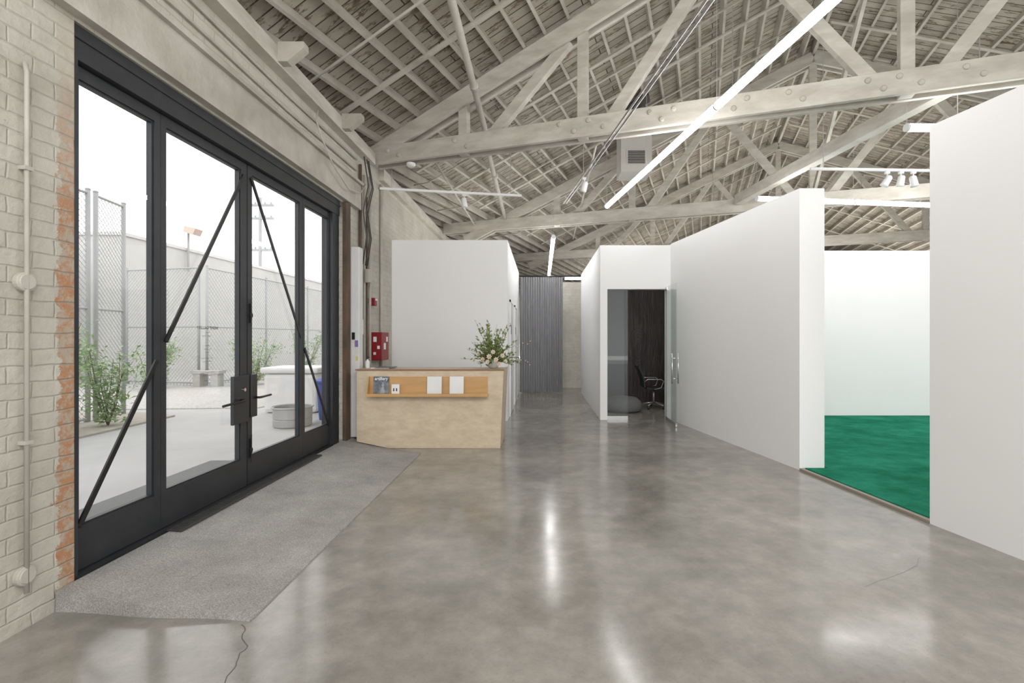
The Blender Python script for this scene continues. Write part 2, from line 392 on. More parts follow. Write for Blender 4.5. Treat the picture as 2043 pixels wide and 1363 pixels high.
def zr(Y): return .37+(6.19-Y)/(6.19-4.53)*2.62
def brace(f,y0,y1,par): MB().beam((DX+.036,y0,f(y0)),(DX+.036,y1,f(y1)),.012,.032).build('brace_bar',m_blackm,par)
brace(zl,2.84,3.42,pA); brace(zl,3.50,4.42,pB); brace(zr,4.53,5.48,pC); brace(zr,5.56,6.19,pD)
B(DX+.03,DX+.062,4.235,4.465,.72,1.15).build('lock_plate',m_steel,pB,bevel=.006)
B(DX+.03,DX+.062,4.494,4.59,.75,1.15).build('lock_plate',m_steel,pC,bevel=.006)
MB().tube([(DX+.06,4.33,.93),(DX+.105,4.33,.93),(DX+.11,4.30,.93),(DX+.11,4.02,.92)],.011,8).build('lever_handle',m_blackm,pB,smooth=True)
MB().tube([(DX+.06,4.55,.93),(DX+.105,4.55,.93),(DX+.11,4.58,.93),(DX+.11,4.73,.935)],.011,8).build('lever_handle',m_blackm,pC,smooth=True)
MB().lathe([(.016,0),(.016,.012)],(DX+.062,4.38,1.02),12,Matrix.Rotation(PI/2,3,'Y')).build('key_cylinder',m_chrome,pB)
for z in (1.72,.46):
    mb=B(DX+.03,DX+.04,4.508,4.528,z-.09,z+.09); mb.tube([(DX+.047,4.518,z-.13),(DX+.047,4.518,z+.13)],.006,8)
    mb.tube([(DX+.047,4.518+.018*math.cos(a),z-.02+.024*math.sin(a)) for a in [i*PI/6 for i in range(13)]],.004,6)
    mb.build('slide_bolt',m_blackm,pC)
tx=DX+.007
def glz(y): return EYE+(CY-y)*3.98/F
text_mesh('NIGHT GALLERY',.034,'lettering',m_vinyl,pB,(tx,3.985,glz(657)),(0,-1,0),(0,0,1),bold=.0006)
mb=MB()
for yy,w in ((664,.05),(671,.13),(690,.06),(697,.09),(704,.05),(715,.15),(722,.11),(738,.07),(744,.17),(750,.12),(760,.08)):
    z=glz(yy); n=int(w/.012)
    for i in range(n):
        if i%5==4: continue
        yz(mb,3.985-w/2+i*.012,3.985-w/2+i*.012+.006,z,z+.004,.001,tx)
mb.build('small_print',m_vinyl,pB)
tag(B(-2.645,-2.60,6.45,6.61,.105,3.3).build('door_track',m_rust,None),'dark rusty steel track standing at the far side of the entrance','door track')
pw=empty('white_post',(-2.575,6.74,.11),'white painted steel post between the entrance and the brick wall','post')
B(-2.648,-2.50,6.66,6.80,.116,2.74).build('post',m_whitem,pw,bevel=.008)
B(-2.60,-2.56,6.652,6.66,1.46,1.56).build('switch_plate',m_blackm,pw)
B(-2.56,-2.515,6.655,6.66,1.36,1.45).build('purple_tag',m_purple,pw)
B(-2.545,-2.515,6.655,6.66,1.17,1.23).build('yellow_tag',m_yellow,pw)

# ------------------------------------------------------------------ ramp + drain
Ys=[None,2.80,3.4,4.2,5.2,6.2,6.47,6.9]; xr=[-1.53,-1.53,-1.532,-1.535,-1.538,-1.54,-2.09,-2.62]
mb=MB(); bm=mb.bm; g=[]
NR=40
for Y,x in zip(Ys,xr):
    row=[]
    for i in range(NR+1):
        t=i/NR; xx=x+(-2.645-x)*t
        yy=Y if Y else 2.55+.085*t+.008*math.sin(9*t)
        row.append(bm.verts.new((xx,yy,.104*t+.010)))
    g.append(row)
for a,b in zip(g,g[1:]):
    for i in range(NR): bm.faces.new((a[i],a[i+1],b[i+1],b[i]))
base=[bm.verts.new((v.co.x,v.co.y-.004,0)) for v in g[0]]
for i in range(NR): bm.faces.new((g[0][i],base[i],base[i+1],g[0][i+1]))
side=[bm.verts.new((r[0].co.x+.002,r[0].co.y,0)) for r in g]
for i in range(len(g)-1): bm.faces.new((g[i][0],g[i+1][0],side[i+1],side[i]))
mb.box(-2.995,-2.645,2.75,6.615,.0,.099)
tag(mb.build('entrance_ramp',m_ramp,None),'rough grey concrete ramp rising from the polished floor to the entrance','ramp')
dr=empty('drain_grate',(-2.65,4.5,.114),'long black slotted drain grate along the foot of the entrance','drain')
mb=B(-2.66,-2.645,3.44,5.65,.1165,.126); mb.box(-2.57,-2.555,3.44,5.65,.112,.124); mb.box(-2.645,-2.57,3.44,5.65,.116,.119)
mb.build('frame',m_grate,dr)
mb=MB(); y=3.45
while y<5.64: mb.box(-2.645,-2.57,y,y+.014,.119,.125); y+=.028
mb.build('slats',m_grate,dr)

# ------------------------------------------------------------------ reception desk
dk=empty('reception_desk',(-1.48,6.9,0),'pale plywood reception desk with a tan brochure rack on its front','desk')
f0=[(-2.47,.094),(-2.09,.014),(-2.05,.004),(-.545,.002),(-.50,1.05),(-2.47,1.05)]
MB().hexa([(x,6.49,z) for x,z in f0],[(x,6.51,z) for x,z in f0]).build('front_panel',m_birch,dk)
MB().hexa([(-.565,6.51,.002),(-.545,6.51,.002),(-.545,7.3,.002),(-.565,7.3,.002)],[(-.52,6.51,1.05),(-.50,6.51,1.05),(-.50,7.3,1.05),(-.52,7.3,1.05)]).build('side_panel',m_birch,dk)
B(-2.47,-2.45,6.51,7.3,.12,1.05).build('side_panel',m_birch,dk)
ct=B(-2.48,-.495,6.487,6.95,1.05,1.063).build('counter_top',m_birch,dk)
B(-2.485,-.49,6.475,6.487,1.047,1.064).build('edge_band',m_edge,ct)
B(-2.45,-.53,6.95,7.3,.72,.745).build('worktop',m_birch,dk)
rk=B(-2.29,-.713,6.478,6.49,.735,.965).build('rack_board',m_ply2,dk)
mb=B(-2.31,-.70,6.375,6.49,.715,.735); mb.box(-2.31,-.70,6.368,6.375,.708,.748); mb.build('rack_shelf',m_ply2,rk)
MB().hexa([(-2.31,6.375,.735),(-2.295,6.375,.735),(-2.295,6.478,.735),(-2.31,6.478,.735)],[(-2.31,6.46,.965),(-2.295,6.46,.965),(-2.295,6.478,.965),(-2.31,6.478,.965)]).build('rack_end',m_ply2,rk)
mg=empty('magazine',(-2.13,6.44,.736),'dark covered magazine standing at the left end of the brochure rack','magazine')
def lean(x0,x1,z0,z1,yb,yt,t=.006): return MB().hexa([(x0,yb,z0),(x1,yb,z0),(x1,yb+t,z0),(x0,yb+t,z0)],[(x0,yt,z1),(x1,yt,z1),(x1,yt+t,z1),(x0,yt+t,z1)])
lean(-2.235,-2.03,.736,.968,6.455,6.470).build('cover',m_mag,mg)
text_mesh('artillery',.056,'masthead',m_whitep,mg,(-2.1325,6.462,.922),(1,0,0),(0,.0647,.998),bold=.0012)
mb=MB(); prof=[(-.028,.745),(-.02,.80),(-.011,.835),(-.018,.86),(-.007,.872),(-.007,.888),(.007,.888),(.007,.872),(.018,.86),(.011,.835),(.02,.80),(.028,.745)]
mb.hexa([(-2.11+x,6.4525+(z-.736)*.065,z) for x,z in prof],[(-2.11+x,6.4545+(z-.736)*.065,z) for x,z in prof]); mb.build('cover_figure',m_fig,mg)
sg=empty('card_holder',(-1.935,6.44,.736),'small white stand with two black icons beside the magazine','sign')
B(-1.99,-1.885,6.44,6.47,.736,.866).build('stand',m_whitep,sg,bevel=.004)
for x in (-1.958,-1.92):
    P=[(-.008,.775),(.008,.775),(.008,.797),(.005,.799),(.009,.808),(0,.817),(-.009,.808),(-.005,.799),(-.008,.797)]
    MB().hexa([(x+a,6.4385,z) for a,z in P],[(x+a,6.4398,z) for a,z in P]).build('icon',m_blackm,sg)
for x0,x1,l in ((-1.517,-1.323,'white card in a clear holder at the middle of the brochure rack'),(-1.217,-1.03,'white card in a clear holder nearest the right end of the brochure rack')):
    s_=empty('sign_card',((x0+x1)/2,6.44,.736),l,'sign')
    lean(x0,x1,.74,.968,6.445,6.462,.003).build('card',m_whitep,s_)
    lean(x0-.004,x1+.004,.737,.972,6.440,6.457,.002).build('clear_front',m_glass,s_)
    B(x0-.004,x1+.004,6.40,6.465,.7355,.7385).build('foot',m_glass,s_)
pp=empty('paper_stack',(-2.2,6.72,1.063),'low stack of printed sheets at the left end of the desk top','papers')
B(-2.33,-2.08,6.62,6.82,1.064,1.074).build('lower_sheets',m_whitep,pp); B(-2.27,-2.02,6.60,6.80,1.0745,1.084).build('upper_sheets',m_mag,pp)
sb=empty('pump_bottle',(-2.40,6.7,1.063),'clear pump bottle at the left corner of the desk top','bottle')
MB().lathe([(.028,0),(.03,.01),(.03,.09),(.012,.115),(.012,.125)],(-2.40,6.7,1.064),16).build('body',m_whitem,sb,smooth=True)
MB().tube([(-2.40,6.7,1.185),(-2.40,6.7,1.215),(-2.37,6.69,1.215)],.006,8).build('pump',m_blackm,sb)
# flowers
FX,FY,FZ=-.66,6.70,1.064
fw=empty('flower_arrangement',(FX,FY,FZ),'loose arrangement of cream flowers and leafy branches on the desk corner','flowers')
MB().lathe([(.045,0),(.07,.02),(.085,.06),(.075,.10),(.07,.11)],(FX,FY,FZ),20).build('vase',m_vase,fw,smooth=True)
st=MB(); lf=MB()
rnd=random.Random(3)
for i in range(84):
    a=rnd.uniform(0,2*PI); e=rnd.uniform(.02,1.4); L=rnd.uniform(.20,.46) if e<.9 else rnd.uniform(.3,.62)
    d=Vector((math.cos(a)*math.cos(e),.8*math.sin(a)*math.cos(e),math.sin(e)))
    p0=Vector((FX,FY,FZ+.10)); pts=[p0+d*L*t+Vector((0,0,-.06*t*t*(1.2-e) if e<1.2 else 0)) for t in (0,.33,.66,1)]
    st.tube(pts,.003,5,.0012)
    for k in range(20):
        t=rnd.uniform(.2,1); j=min(2,int(t*3)); q=pts[j].lerp(pts[j+1],t*3-j)
        q.z=max(q.z,FZ+.05)
        ld=(d+Vector((rnd.uniform(-1,1),rnd.uniform(-1,1),rnd.uniform(-.5,.8)))).normalized()
        lf.leaf(q,ld,(rnd.uniform(-1,1),rnd.uniform(-1,1),1),rnd.uniform(.03,.06),rnd.uniform(.016,.03))
st.build('stems',m_stem,fw); lf.build('leaves',m_leaf,fw)
def blossom(c,r,dirv):
    mb=MB(); c=Vector(c); d=Vector(dirv).normalized(); q=d.to_track_quat('Z','Y').to_matrix()
    for ring,(n,el,l) in enumerate(((7,.25,1.0),(6,.75,.85),(5,1.2,.65))):
        for k in range(n):
            a=2*PI*k/n+ring*.5; dv=q@Vector((math.cos(a)*math.cos(el),math.sin(a)*math.cos(el),math.sin(el)))
            mb.leaf(c,dv,q@Vector((0,0,1)),r*l,r*.9)
    mb.build('blossom',m_bloom,fw)
for (dx,dy,dz,r) in ((-.12,-.20,.13,.036),(-.03,-.24,.17,.04),(.06,-.22,.13,.036),(.14,-.18,.18,.036),(-.19,-.16,.20,.034),(.02,-.22,.23,.036),(.18,-.16,.10,.034),(-.05,-.25,.10,.034),(-.24,-.18,.12,.032),(.10,-.22,.07,.034)):
    blossom((FX+dx,FY+dy,FZ+dz),r,(dx,dy-.15,dz*.6))
for pts in ([(0,0,.1),(.15,-.05,.25),(.32,-.06,.32),(.52,-.05,.36)],[(0,0,.1),(.2,-.05,.16),(.36,-.03,.14),(.5,-.02,.05)],[(0,0,.12),(-.03,0,.35),(.02,.02,.5),(.06,.02,.62)]):
    P=[Vector((FX+a,FY+b,FZ+c)) for a,b,c in pts]
    tw=MB().tube(P,.003,5,.001).build('twig',m_stem,fw)
    for k in range(9):
        t=.4+.6*k/8; j=min(2,int(t*3)); q=P[j].lerp(P[j+1],min(1,t*3-j)); MB().ball(q+Vector((rnd.uniform(-.02,.02),0,rnd.uniform(-.02,.02))),.008,sub=1).build('bud',m_bud,tw)

# ------------------------------------------------------------------ green carpet
cp=empty('carpet',(5.5,6.5,0),'thick green carpet filling the side gallery floor','carpet')
mb=MB()
c0=[(2.96,5.42),(3.17,3.90),(9.3,3.90),(9.3,9.03),(2.9,9.03),(3.22,5.42)]
mb.prism(c0,.002,.03); mb.build('pile',m_carpet,cp)
MB().beam((2.925,5.43,.012),(3.14,3.89,.012),.045,.022).build('edge_strip',m_strip,cp)

# ------------------------------------------------------------------ glass office door
gd=empty('door_2',(1.73,8.79,0),'frameless glass office door standing open beside a fixed glass panel','door',None,'structure')
B(1.205,1.58,8.785,8.797,.06,2.35).build('fixed_panel',m_glass_g,gd)
B(1.205,1.58,8.775,8.807,.0,.06).build('bottom_rail',m_alu,gd)
h=Vector((2.255,8.72,0)); e=Vector((2.235,7.98,0))
lfp=MB().beam(h+Vector((0,0,1.22)),e+Vector((0,0,1.22)),.012,2.34).build('glass_leaf',m_glass_g,gd)
MB().beam(h+Vector((0,0,.04)),e+Vector((0,0,.04)),.024,.06).build('leaf_rail',m_chrome,lfp); B(2.24,2.26,8.6,8.72,2.33,2.39).build('top_hinge',m_chrome,lfp)
mb=MB()
for sx in (-.05,.05):
    mb.tube([(2.24+sx,8.06,.72),(2.24+sx,8.06,1.22)],.013,10)
for z in (.80,1.14): mb.tube([(2.18,8.06,z),(2.30,8.06,z)],.008,8)
mb.build('pull_handle',m_chrome,lfp,smooth=True)
for i,(y0,y1) in enumerate(((9.15,10.05),(10.75,11.65))):
    d=empty('door_%d'%(i+3),(-.58,(y0+y1)/2,0),('nearer' if i==0 else 'farther')+' flush white door in the left corridor wall','door',None,'structure')
    B(-.588,-.572,y0,y1,.01,2.15).build('leaf',m_whitep,d)
    mb=B(-.589,-.565,y0-.05,y0-.004,0,2.2); mb.box(-.589,-.565,y1+.004,y1+.05,0,2.2); mb.box(-.589,-.565,y0-.05,y1+.05,2.155,2.2); mb.build('frame',m_white,d)
    MB().tube([(-.572,y1-.08,1.0),(-.52,y1-.08,1.0),(-.515,y1-.2,1.0)],.01,8).build('handle',m_blackm,d)
    B(-.572,-.568,y0+.1,y0+.24,1.55,1.72).build('door_sign',m_blackm,d)
# curtain
cu=empty('curtain',(0,12.93,0),'grey pleated floor length curtain closing the corridor','curtain')
mb=MB(); bm=mb.bm; N=240; rows=[]
for z in (.02,.5,1.2,2.2,3.02,3.09):
    row=[]
    for i in range(N+1):
        t=i/N; ph=t*2*PI*18
        row.append(bm.verts.new((-.56+1.15*t,12.93+.026*math.sin(ph)+.010*math.sin(ph*.37+z),z)))
    rows.append(row)
for a,b in zip(rows,rows[1:]):
    for i in range(N): bm.faces.new((a[i],a[i+1],b[i+1],b[i]))
mb.build('drape',m_curtain,cu,smooth=True)
MB().tube([(-.585,12.93,3.12),(1.06,12.93,3.12)],.015,8).build('rail',m_blackm,cu)
# office chair
oc=empty('office_chair',(2.38,10.2,0),'black low back office chair with chrome arms in the dark office','chair')
cx,cy=2.38,10.2
for k in range(5):
    a=2*PI*k/5+.3; e_=Vector((cx+.27*math.cos(a),cy+.27*math.sin(a),.075))
    l=MB().tube([(cx,cy,.12),e_],.018,8,.011).build('base_spoke',m_alu,oc,smooth=True)
    MB().lathe([(.02,-.02),(.028,-.015),(.028,.015),(.02,.02)],(e_.x,e_.y,.029),12,Matrix.Rotation(PI/2,3,'Y')).build('caster',m_blackm,l)
MB().tube([(cx,cy,.1),(cx,cy,.40)],.022,12).build('gas_column',m_alu,oc,smooth=True)
mb=MB(); bm=mb.bm; rows=[]
for i in range(20):
    t=i/19; row=[]
    for j in range(2): row.append(bm.verts.new((cx-.20+.40*t,cy-.22+.44*j,.43+.012*abs(math.sin(t*9*PI))+.02*(2*t-1)**2)))
    rows.append(row)
for a,b in zip(rows,rows[1:]): bm.faces.new((a[0],a[1],b[1],b[0]))
o=mb.build('seat',m_leather,oc); sm=o.modifiers.new('s','SOLIDIFY'); sm.thickness=.035
mb=MB(); bm=mb.bm; rows=[]
for i in range(24):
    t=i/23; row=[]
    for j in range(2): row.append(bm.verts.new((cx-.21-.12*t*t-.012*abs(math.sin(t*10*PI)),cy-.22+.44*j,.46+.42*t)))
    rows.append(row)
for a,b in zip(rows,rows[1:]): bm.faces.new((a[0],a[1],b[1],b[0]))
o=mb.build('backrest',m_leather,oc); sm=o.modifiers.new('s','SOLIDIFY'); sm.thickness=.03
for sy in (-1,1):
    y=cy+sy*.24
    MB().tube([(cx-.24,y,.57),(cx-.18,y,.62),(cx+.1,y,.62),(cx+.15,y,.58),(cx+.1,y,.45),(cx-.05,y,.41)],.009,8).build('armrest',m_alu,oc,smooth=True)

# ------------------------------------------------------------------ roof structure
def truss(p,sa,label,bolts):
    base=T(0,p,4.17)
    r=empty('roof_truss',base,label,'truss')
    for dp in (-.09,.09):
        MB().beam(T(sa+.04,p+dp,4.31),T(14.1,p+dp,4.31),.06,.27).build('bottom_chord',m_timber,r,bevel=.006)
    def zc(s): return roof(s)-.17-.13
    sb_=max(sa,-.9)+.05
    for dp in (-.085,.085):
        MB().beam(T(sb_,p+dp,zc(0)+.41*sb_),T(RID,p+dp,zc(RID)),.055,.24).build('top_chord',m_timber,r,bevel=.006)
        MB().beam(T(RID,p+dp,zc(RID)),T(14.15,p+dp,zc(14.15)),.055,.24).build('top_chord',m_timber,r,bevel=.006)
    for s in (1.6,3.4,7.1,10.8,12.6):
        MB().beam(T(s,p,4.18),T(s,p,zc(s)-.02),.14,.11,tuple(DP)).build('post',m_timber,r,bevel=.005)
    for a,b in ((2.0,3.2),(3.75,5.2),(6.8,5.3)):
        for m in (0,1):
            A,Bb=(a,b) if not m else (14.2-a,14.2-b)
            MB().beam(T(A,p,4.36),T(Bb,p,zc(Bb)-.08),.105,.15).build('diagonal_brace',m_timber,r,bevel=.005)
    if bolts:
        for s,z in [(.35,4.36),(.55,4.27),(1.5,4.37),(1.7,4.26),(3.1,4.38),(3.3,4.26),(3.5,4.38),(3.7,4.27),(4.3,4.37),(4.45,4.26),(4.6,4.37),(5.0,4.27),(5.15,4.37),(5.3,4.27),(5.45,4.37),(5.9,4.37),(6.05,4.27),(6.7,4.37),(6.85,4.26),(7.0,4.37),(7.2,4.27),(7.6,4.37),(7.75,4.27)]:
            c=T(s,p-.12,z); q=DP.to_track_quat('Z','Y').to_matrix()
            MB().lathe([(.02,-.022),(.032,-.014),(.034,0)],c,10,q).build('bolt',m_purlin,r)
truss(0,.0,'nearest painted timber roof truss with large bolt heads',True)
truss(4.83,-1.5,'second painted timber truss, behind the nearest one',False)
truss(9.66,-3.0,'farthest painted timber truss, low above the corridor',False)
s=-5.0; rj=random.Random(21)
while s<14.1:
    if abs(s-RID)>.12:
        p0=max(-10.5,(-3.45+2.65-DT.x*s)/DP.x); p1=27.9
        z=roof(s)-.082; z1=z+rj.uniform(-.012,.01)
        tilt=(0 if s<0 else (.41 if s<RID else -.41))
        up=(Vector((0,0,1))-DT*tilt).normalized()
        o=MB().beam(T(s,p0,z),T(s+rj.uniform(-.05,.05),p1,z1),.042,.14,up).build('roof_purlin',m_purlin,None)
        tag(o,'long painted timber purlin running under the roof boards','purlin','roof purlins')
    s+=.335+rj.uniform(-.04,.04)
tag(MB().beam(T(RID,-10.5,roof(RID)-.13),T(RID,27.9,roof(RID)-.13),.06,.24).build('ridge_beam',m_purlin,None),'painted timber ridge beam at the peak of the roof','beam')
for p in (-3.6,-1.0,1.15,2.35,3.75,6.9,8.3,11.8,14.5,17.5):
    for a,b in ((max(.05,s0(p)+.2),RID-.1),(RID+.1,14.1)):
        o=MB().beam(T(a,p,roof(a)-.165),T(b,p,roof(b)-.165),.07,.026).build('bridging_strip',m_purlin,None)
        tag(o,'thin painted timber strip nailed across the undersides of the purlins','strip','bridging strips')
for s_,l in ((7.1,'sloping sway brace between the first two trusses under the ridge'),(10.8,'sloping sway brace between the first two trusses above the near partition')):
    tag(MB().beam(T(s_,.16,roof(s_)-.55),T(s_,4.66,4.5),.05,.14).build('sway_brace',m_timber,None),l,'brace')
for (p,a,b,z,l) in ((1.9,1.6,12.4,4.98,'level branch pipe crossing the roof bay behind the nearest truss'),(7.2,1.2,12.6,4.85,'level branch pipe crossing the roof bay behind the second truss')):
    bp=empty('branch_pipe',T(a,p,z),l,'pipe')
    MB().tube([T(a,p,z),T(b,p,z)],.022,8).build('pipe',m_pipe,bp,smooth=True)
    for k in range(4):
        q=a+.6+k*(b-a-1.2)/3
        MB().tube([T(q,p,z),T(q,p,roof(q)-.02)],.008,6).build('hanger_rod',m_pipeg,bp)
        MB().lathe([(.02,-.07),(.012,-.05),(.014,0)],T(q+.5,p,z-.01),8).build('sprinkler_head',m_pipeg,bp)
tag(MB().beam((4.88,5.42,4.48),(4.18,10.25,4.40),.16,.2).build('tie_beam',m_timber,None,bevel=.006),'heavy timber beam joining the nearest and second trusses at right','beam')
for i,y in enumerate((4.7,6.2)):
    mb=MB().hexa([(-2.53,y-.05,4.15),(-2.44,y-.05,4.15),(-2.28,y-.05,4.28),(-2.28,y-.05,4.34),(-2.53,y-.05,4.34)],[(-2.53,y+.05,4.15),(-2.44,y+.05,4.15),(-2.28,y+.05,4.28),(-2.28,y+.05,4.34),(-2.53,y+.05,4.34)])
    tag(mb.build('timber_bracket',m_purlin,None),('nearer' if i==0 else 'farther')+' pointed timber bracket on the wall plate above the entrance','bracket')
spk=empty('sprinkler_pipe',(-.89,8,4.7),'thick painted pipe running under the roof above the reception desk','pipe')
MB().tube([(-.87,2.5,4.82),(-.89,7.9,4.80),(-.9,8.3,4.66),(-.89,13,4.40)],.045,12).build('pipe',m_pipe,spk,smooth=True)
for y,z in ((4.2,4.815),(6.4,4.806),(9.3,4.605)):
    MB().lathe([(.056,-.05),(.06,-.04),(.06,.04),(.056,.05)],(-.88,y,z),14,Matrix.Rotation(PI/2,3,'X')).build('coupling',m_pipe,spk,smooth=True)
for i,(p,a,b,l) in enumerate(((-1.75,.1,6.6,'thin conduit clipped under the roof in front of the nearest truss'),(1.6,-.3,7,'thin conduit clipped under the roof just behind the nearest truss'),(3.3,-.8,7,'thin conduit clipped under the roof before the second truss'),(6.3,-1,7,'thin conduit clipped under the roof behind the second truss'))):
    tag(MB().tube([T(a,p,roof(a)-.2),T(0 if a<0 else a+.01,p,roof(max(a,0))-.2),T(b,p,roof(b)-.2)],.016,8).build('conduit',m_pipe,None,smooth=True),l,'conduit')
for X,z,l in ((-1.75,4.40,'thin pipe along the roof close to the brick wall'),(.9,4.62,'thin pipe along the roof left of the vent box')):
    tag(MB().tube([(X,7.9,z),(X+.1,15,z-.08)],.02,8).build('roof_pipe',m_pipe,None,smooth=True),l,'pipe')
vb=empty('vent_box',(1.86,9.6,4.7),'white duct box with a louvred grille hanging from the roof','vent')
B(1.56,2.16,9.4,9.95,4.71,5.78).build('box',m_duct,vb)
g=B(1.66,2.05,9.385,9.4,4.85,5.14).build('grille_frame',m_duct,vb)
mb=MB()
for k in range(8): mb.box(1.69,2.02,9.378,9.386,4.868+k*.032,4.886+k*.032)
mb.build('louvre',m_dark,g)
zz=lambda s:roof(s)-.22
tag(MB().hexa([T(3.52,2.8,zz(3.52)),T(3.98,2.8,zz(3.98)),T(3.98,3.1,zz(3.98)),T(3.52,3.1,zz(3.52))],[T(3.52,2.8,zz(3.52)+.05),T(3.98,2.8,zz(3.98)+.05),T(3.98,3.1,zz(3.98)+.05),T(3.52,3.1,zz(3.52)+.05)]).build('roof_louvre',m_dark,None),'small dark louvre set under the roof above the vent box','vent')

# ------------------------------------------------------------------ lights
def tubelight(A,Bp,n,r,label,wires=True):
    A=Vector(A);Bp=Vector(Bp); rt=empty('tube_light',(A+Bp)/2,label,'light')
    d=(Bp-A)/n; u=d.normalized()
    for i in range(n):
        MB().tube([A+d*i+u*.012,A+d*(i+1)-u*.012],r,14).build('lit_tube',m_tube,rt,smooth=False)
    for i in range(n+1):
        c=A+d*i; MB().tube([c-u*.012,c+u*.012],r*1.06,14).build('end_cap' if i in (0,n) else 'joint_ring',m_whitem,rt)
        if wires:
            zt=roofxy(c.x,c.y)-.02
            if zt>c.z+.1: MB().tube([c+Vector((0,0,r)),Vector((c.x,c.y,zt))],.0025,4).build('suspension_wire',m_pipeg,rt)
    return rt
tubelight((1.215,8.9,3.9),(2.14,3.1,3.9),3,.040,'long glowing tube light slanting across the room under the nearest truss')
tubelight((.24,9.2,3.4),(.25,15,3.4),3,.04,'glowing tube light running down the corridor toward the curtain')
tubelight((3.75,8.40,3.9),(7.4,8.85,3.9),2,.042,'glowing tube light above the green carpeted gallery')
tubelight((4.2,5.55,3.9),(7.2,5.6,3.9),1,.045,'glowing tube light over the carpet, end showing beside the near partition')
tubelight((.75,15.2,3.33),(1.9,15.2,3.33),1,.04,'short glowing tube light far behind the curtain')
def spot(par_pt,aim,label,group=None,up=.10):
    p=Vector(par_pt); r=empty('spot_light',p,label,'light',group)
    B(p.x-.03,p.x+.03,p.y-.02,p.y+.02,p.z-.035,p.z).build('adapter',m_whitep,r)
    MB().tube([p-Vector((0,0,.03)),p-Vector((0,0,up))],.008,8).build('stem',m_whitep,r)
    d=Vector(aim).normalized(); c=p-Vector((0,0,up+.03)); q=d.to_track_quat('Z','Y').to_matrix()
    MB().lathe([(.025,-.07),(.045,-.05),(.05,.06),(.055,.09),(.045,.088)],c,16,q).build('lamp_head',m_whitep,r,smooth=True)
    MB().lathe([(.042,.078),(.042,.086)],c,16,q).build('lens',m_lens,r)
    return r
def track(A,Bp,label,w=.035):
    rt=empty('light_track',(Vector(A)+Vector(Bp))/2,label,'track')
    MB().beam(A,Bp,w,w).build('rail',m_whitep,rt)
    for t in (.08,.92):
        c=Vector(A).lerp(Vector(Bp),t); zt=roofxy(c.x,c.y)-.05
        MB().tube([c,(c.x,c.y,zt)],.006,6).build('hanger',m_pipeg,rt)
track((-2.63,7.9,3.92),(-.33,8.3,3.92),'white light track reaching out from the brick wall above the desk')
spot((-1.29,8.13,3.90),(0.1,.2,-1),'single white spot light on the track above the reception desk')
tr=empty('conduit_track',(.85,6.3,4.0),'pair of grey rails slanting left of the long tube light','track')
for dx in (0,.05): MB().tube([(1.27+dx,3.3,4.0),(.43+dx,9.05,4.0)],.012,8).build('rail',m_pipeg,tr)
MB().tube([(.67,7.6,4.0),(.67,7.6,5.4)],.005,6).build('hanger',m_pipeg,tr)
spot((.68,7.55,3.985),(-.3,.5,-1),'single white spot light hanging from the grey slanting rails')
track((3.9,7.0,3.93),(6.3,7.1,3.93),'white light track above the side gallery')
for i,x in enumerate((5.05,5.25,5.43)):
    spot((x,7.05,3.91),(-.5+.5*i,.3,-1),('left','middle','right')[i]+' one of three white spot lights clustered on the gallery track','gallery spot lights')
# ------------------------------------------------------------------ left wall fittings
cd=empty('wall_conduit',(-2.61,2.47,.2),'painted conduit with two round junction boxes left of the entrance','conduit')
MB().tube([(-2.625,2.47,.19),(-2.625,2.47,2.85),(-2.635,2.47,2.9)],.011,10).build('pipe',m_pipe,cd,smooth=True)
for z in (1.78,.28):
    q=Matrix.Rotation(PI/2,3,'Y'); b=MB().lathe([(.05,0),(.05,.026),(.046,.03)],(-2.65,2.47,z),20,q).build('junction_box',m_pipe,cd,smooth=False,bevel=.003)
    MB().lathe([(.042,0),(.037,.005)],(-2.62,2.47,z),20,q).build('cover_plate',m_pipe,b)
for z in (.95,2.35): B(-2.65,-2.61,2.45,2.49,z,z+.02).build('strap',m_pipe,cd)
for k,(z,r) in enumerate(((3.74,.014),(3.86,.010),(4.02,.012))):
    x=-2.64+r
    tag(MB().tube([(x,1.6,z),(x+.004,3.5,z+.012),(x,5,z-.012),(x+.004,6.9,z+.01)],r,8).build('cable',m_pipe,None,smooth=True),('lowest','middle','upper')[k]+' of three painted cables running along the brick above the lintel','cable')
pts=[Vector((-2.56,5.55,4.10)),Vector((-2.55,5.5,3.95)),Vector((-2.52,5.55,3.8)),Vector((-2.50,5.8,3.58)),Vector((-2.50,6.3,3.42)),Vector((-2.52,6.75,3.5)),Vector((-2.54,7.0,3.7))]
tag(MB().tube(pts,.009,7).build('drooping_cable',m_pipe,None,smooth=True),'painted cable drooping below the farther timber bracket','cable')
for k,(y,d) in enumerate(((6.98,.06),(7.09,.10),(7.16,.08))):
    tag(MB().tube([(-2.55,y,4.10),(-2.53+d*.4,y+.05,3.7),(-2.54,y-.06,3.3),(-2.54+d*.3,y+.02,2.95),(-2.58,y+.03,2.55)],.009,7).build('hanging_cable',m_cable,None,smooth=True),('first','second','third')[k]+' dark cable hanging loose beyond the entrance, counted from the doors','cable')
for i,(y,z1,r,m,l) in enumerate(((7.02,4.0,.022,m_rust,'dark rusty riser pipe beside the white post'),(7.18,3.9,.016,m_pipe,'painted riser conduit second from the white post'),(7.42,3.95,.02,m_pipe,'painted riser conduit dropping behind the red alarm horn'),(7.28,3.6,.014,m_rust,'thin rusty riser conduit left of the red alarm horn'),(7.95,4.0,.025,m_pipe,'painted riser pipe nearest the white reception wall'))):
    o=MB().tube([(-2.62,y,.02),(-2.62,y,z1)],r,10).build('riser_pipe',m,None,smooth=True); tag(o,l,'pipe')
ebx=empty('electrical_box',(-2.6,7.2,2.35),'small painted electrical box on the riser conduits','electrical box')
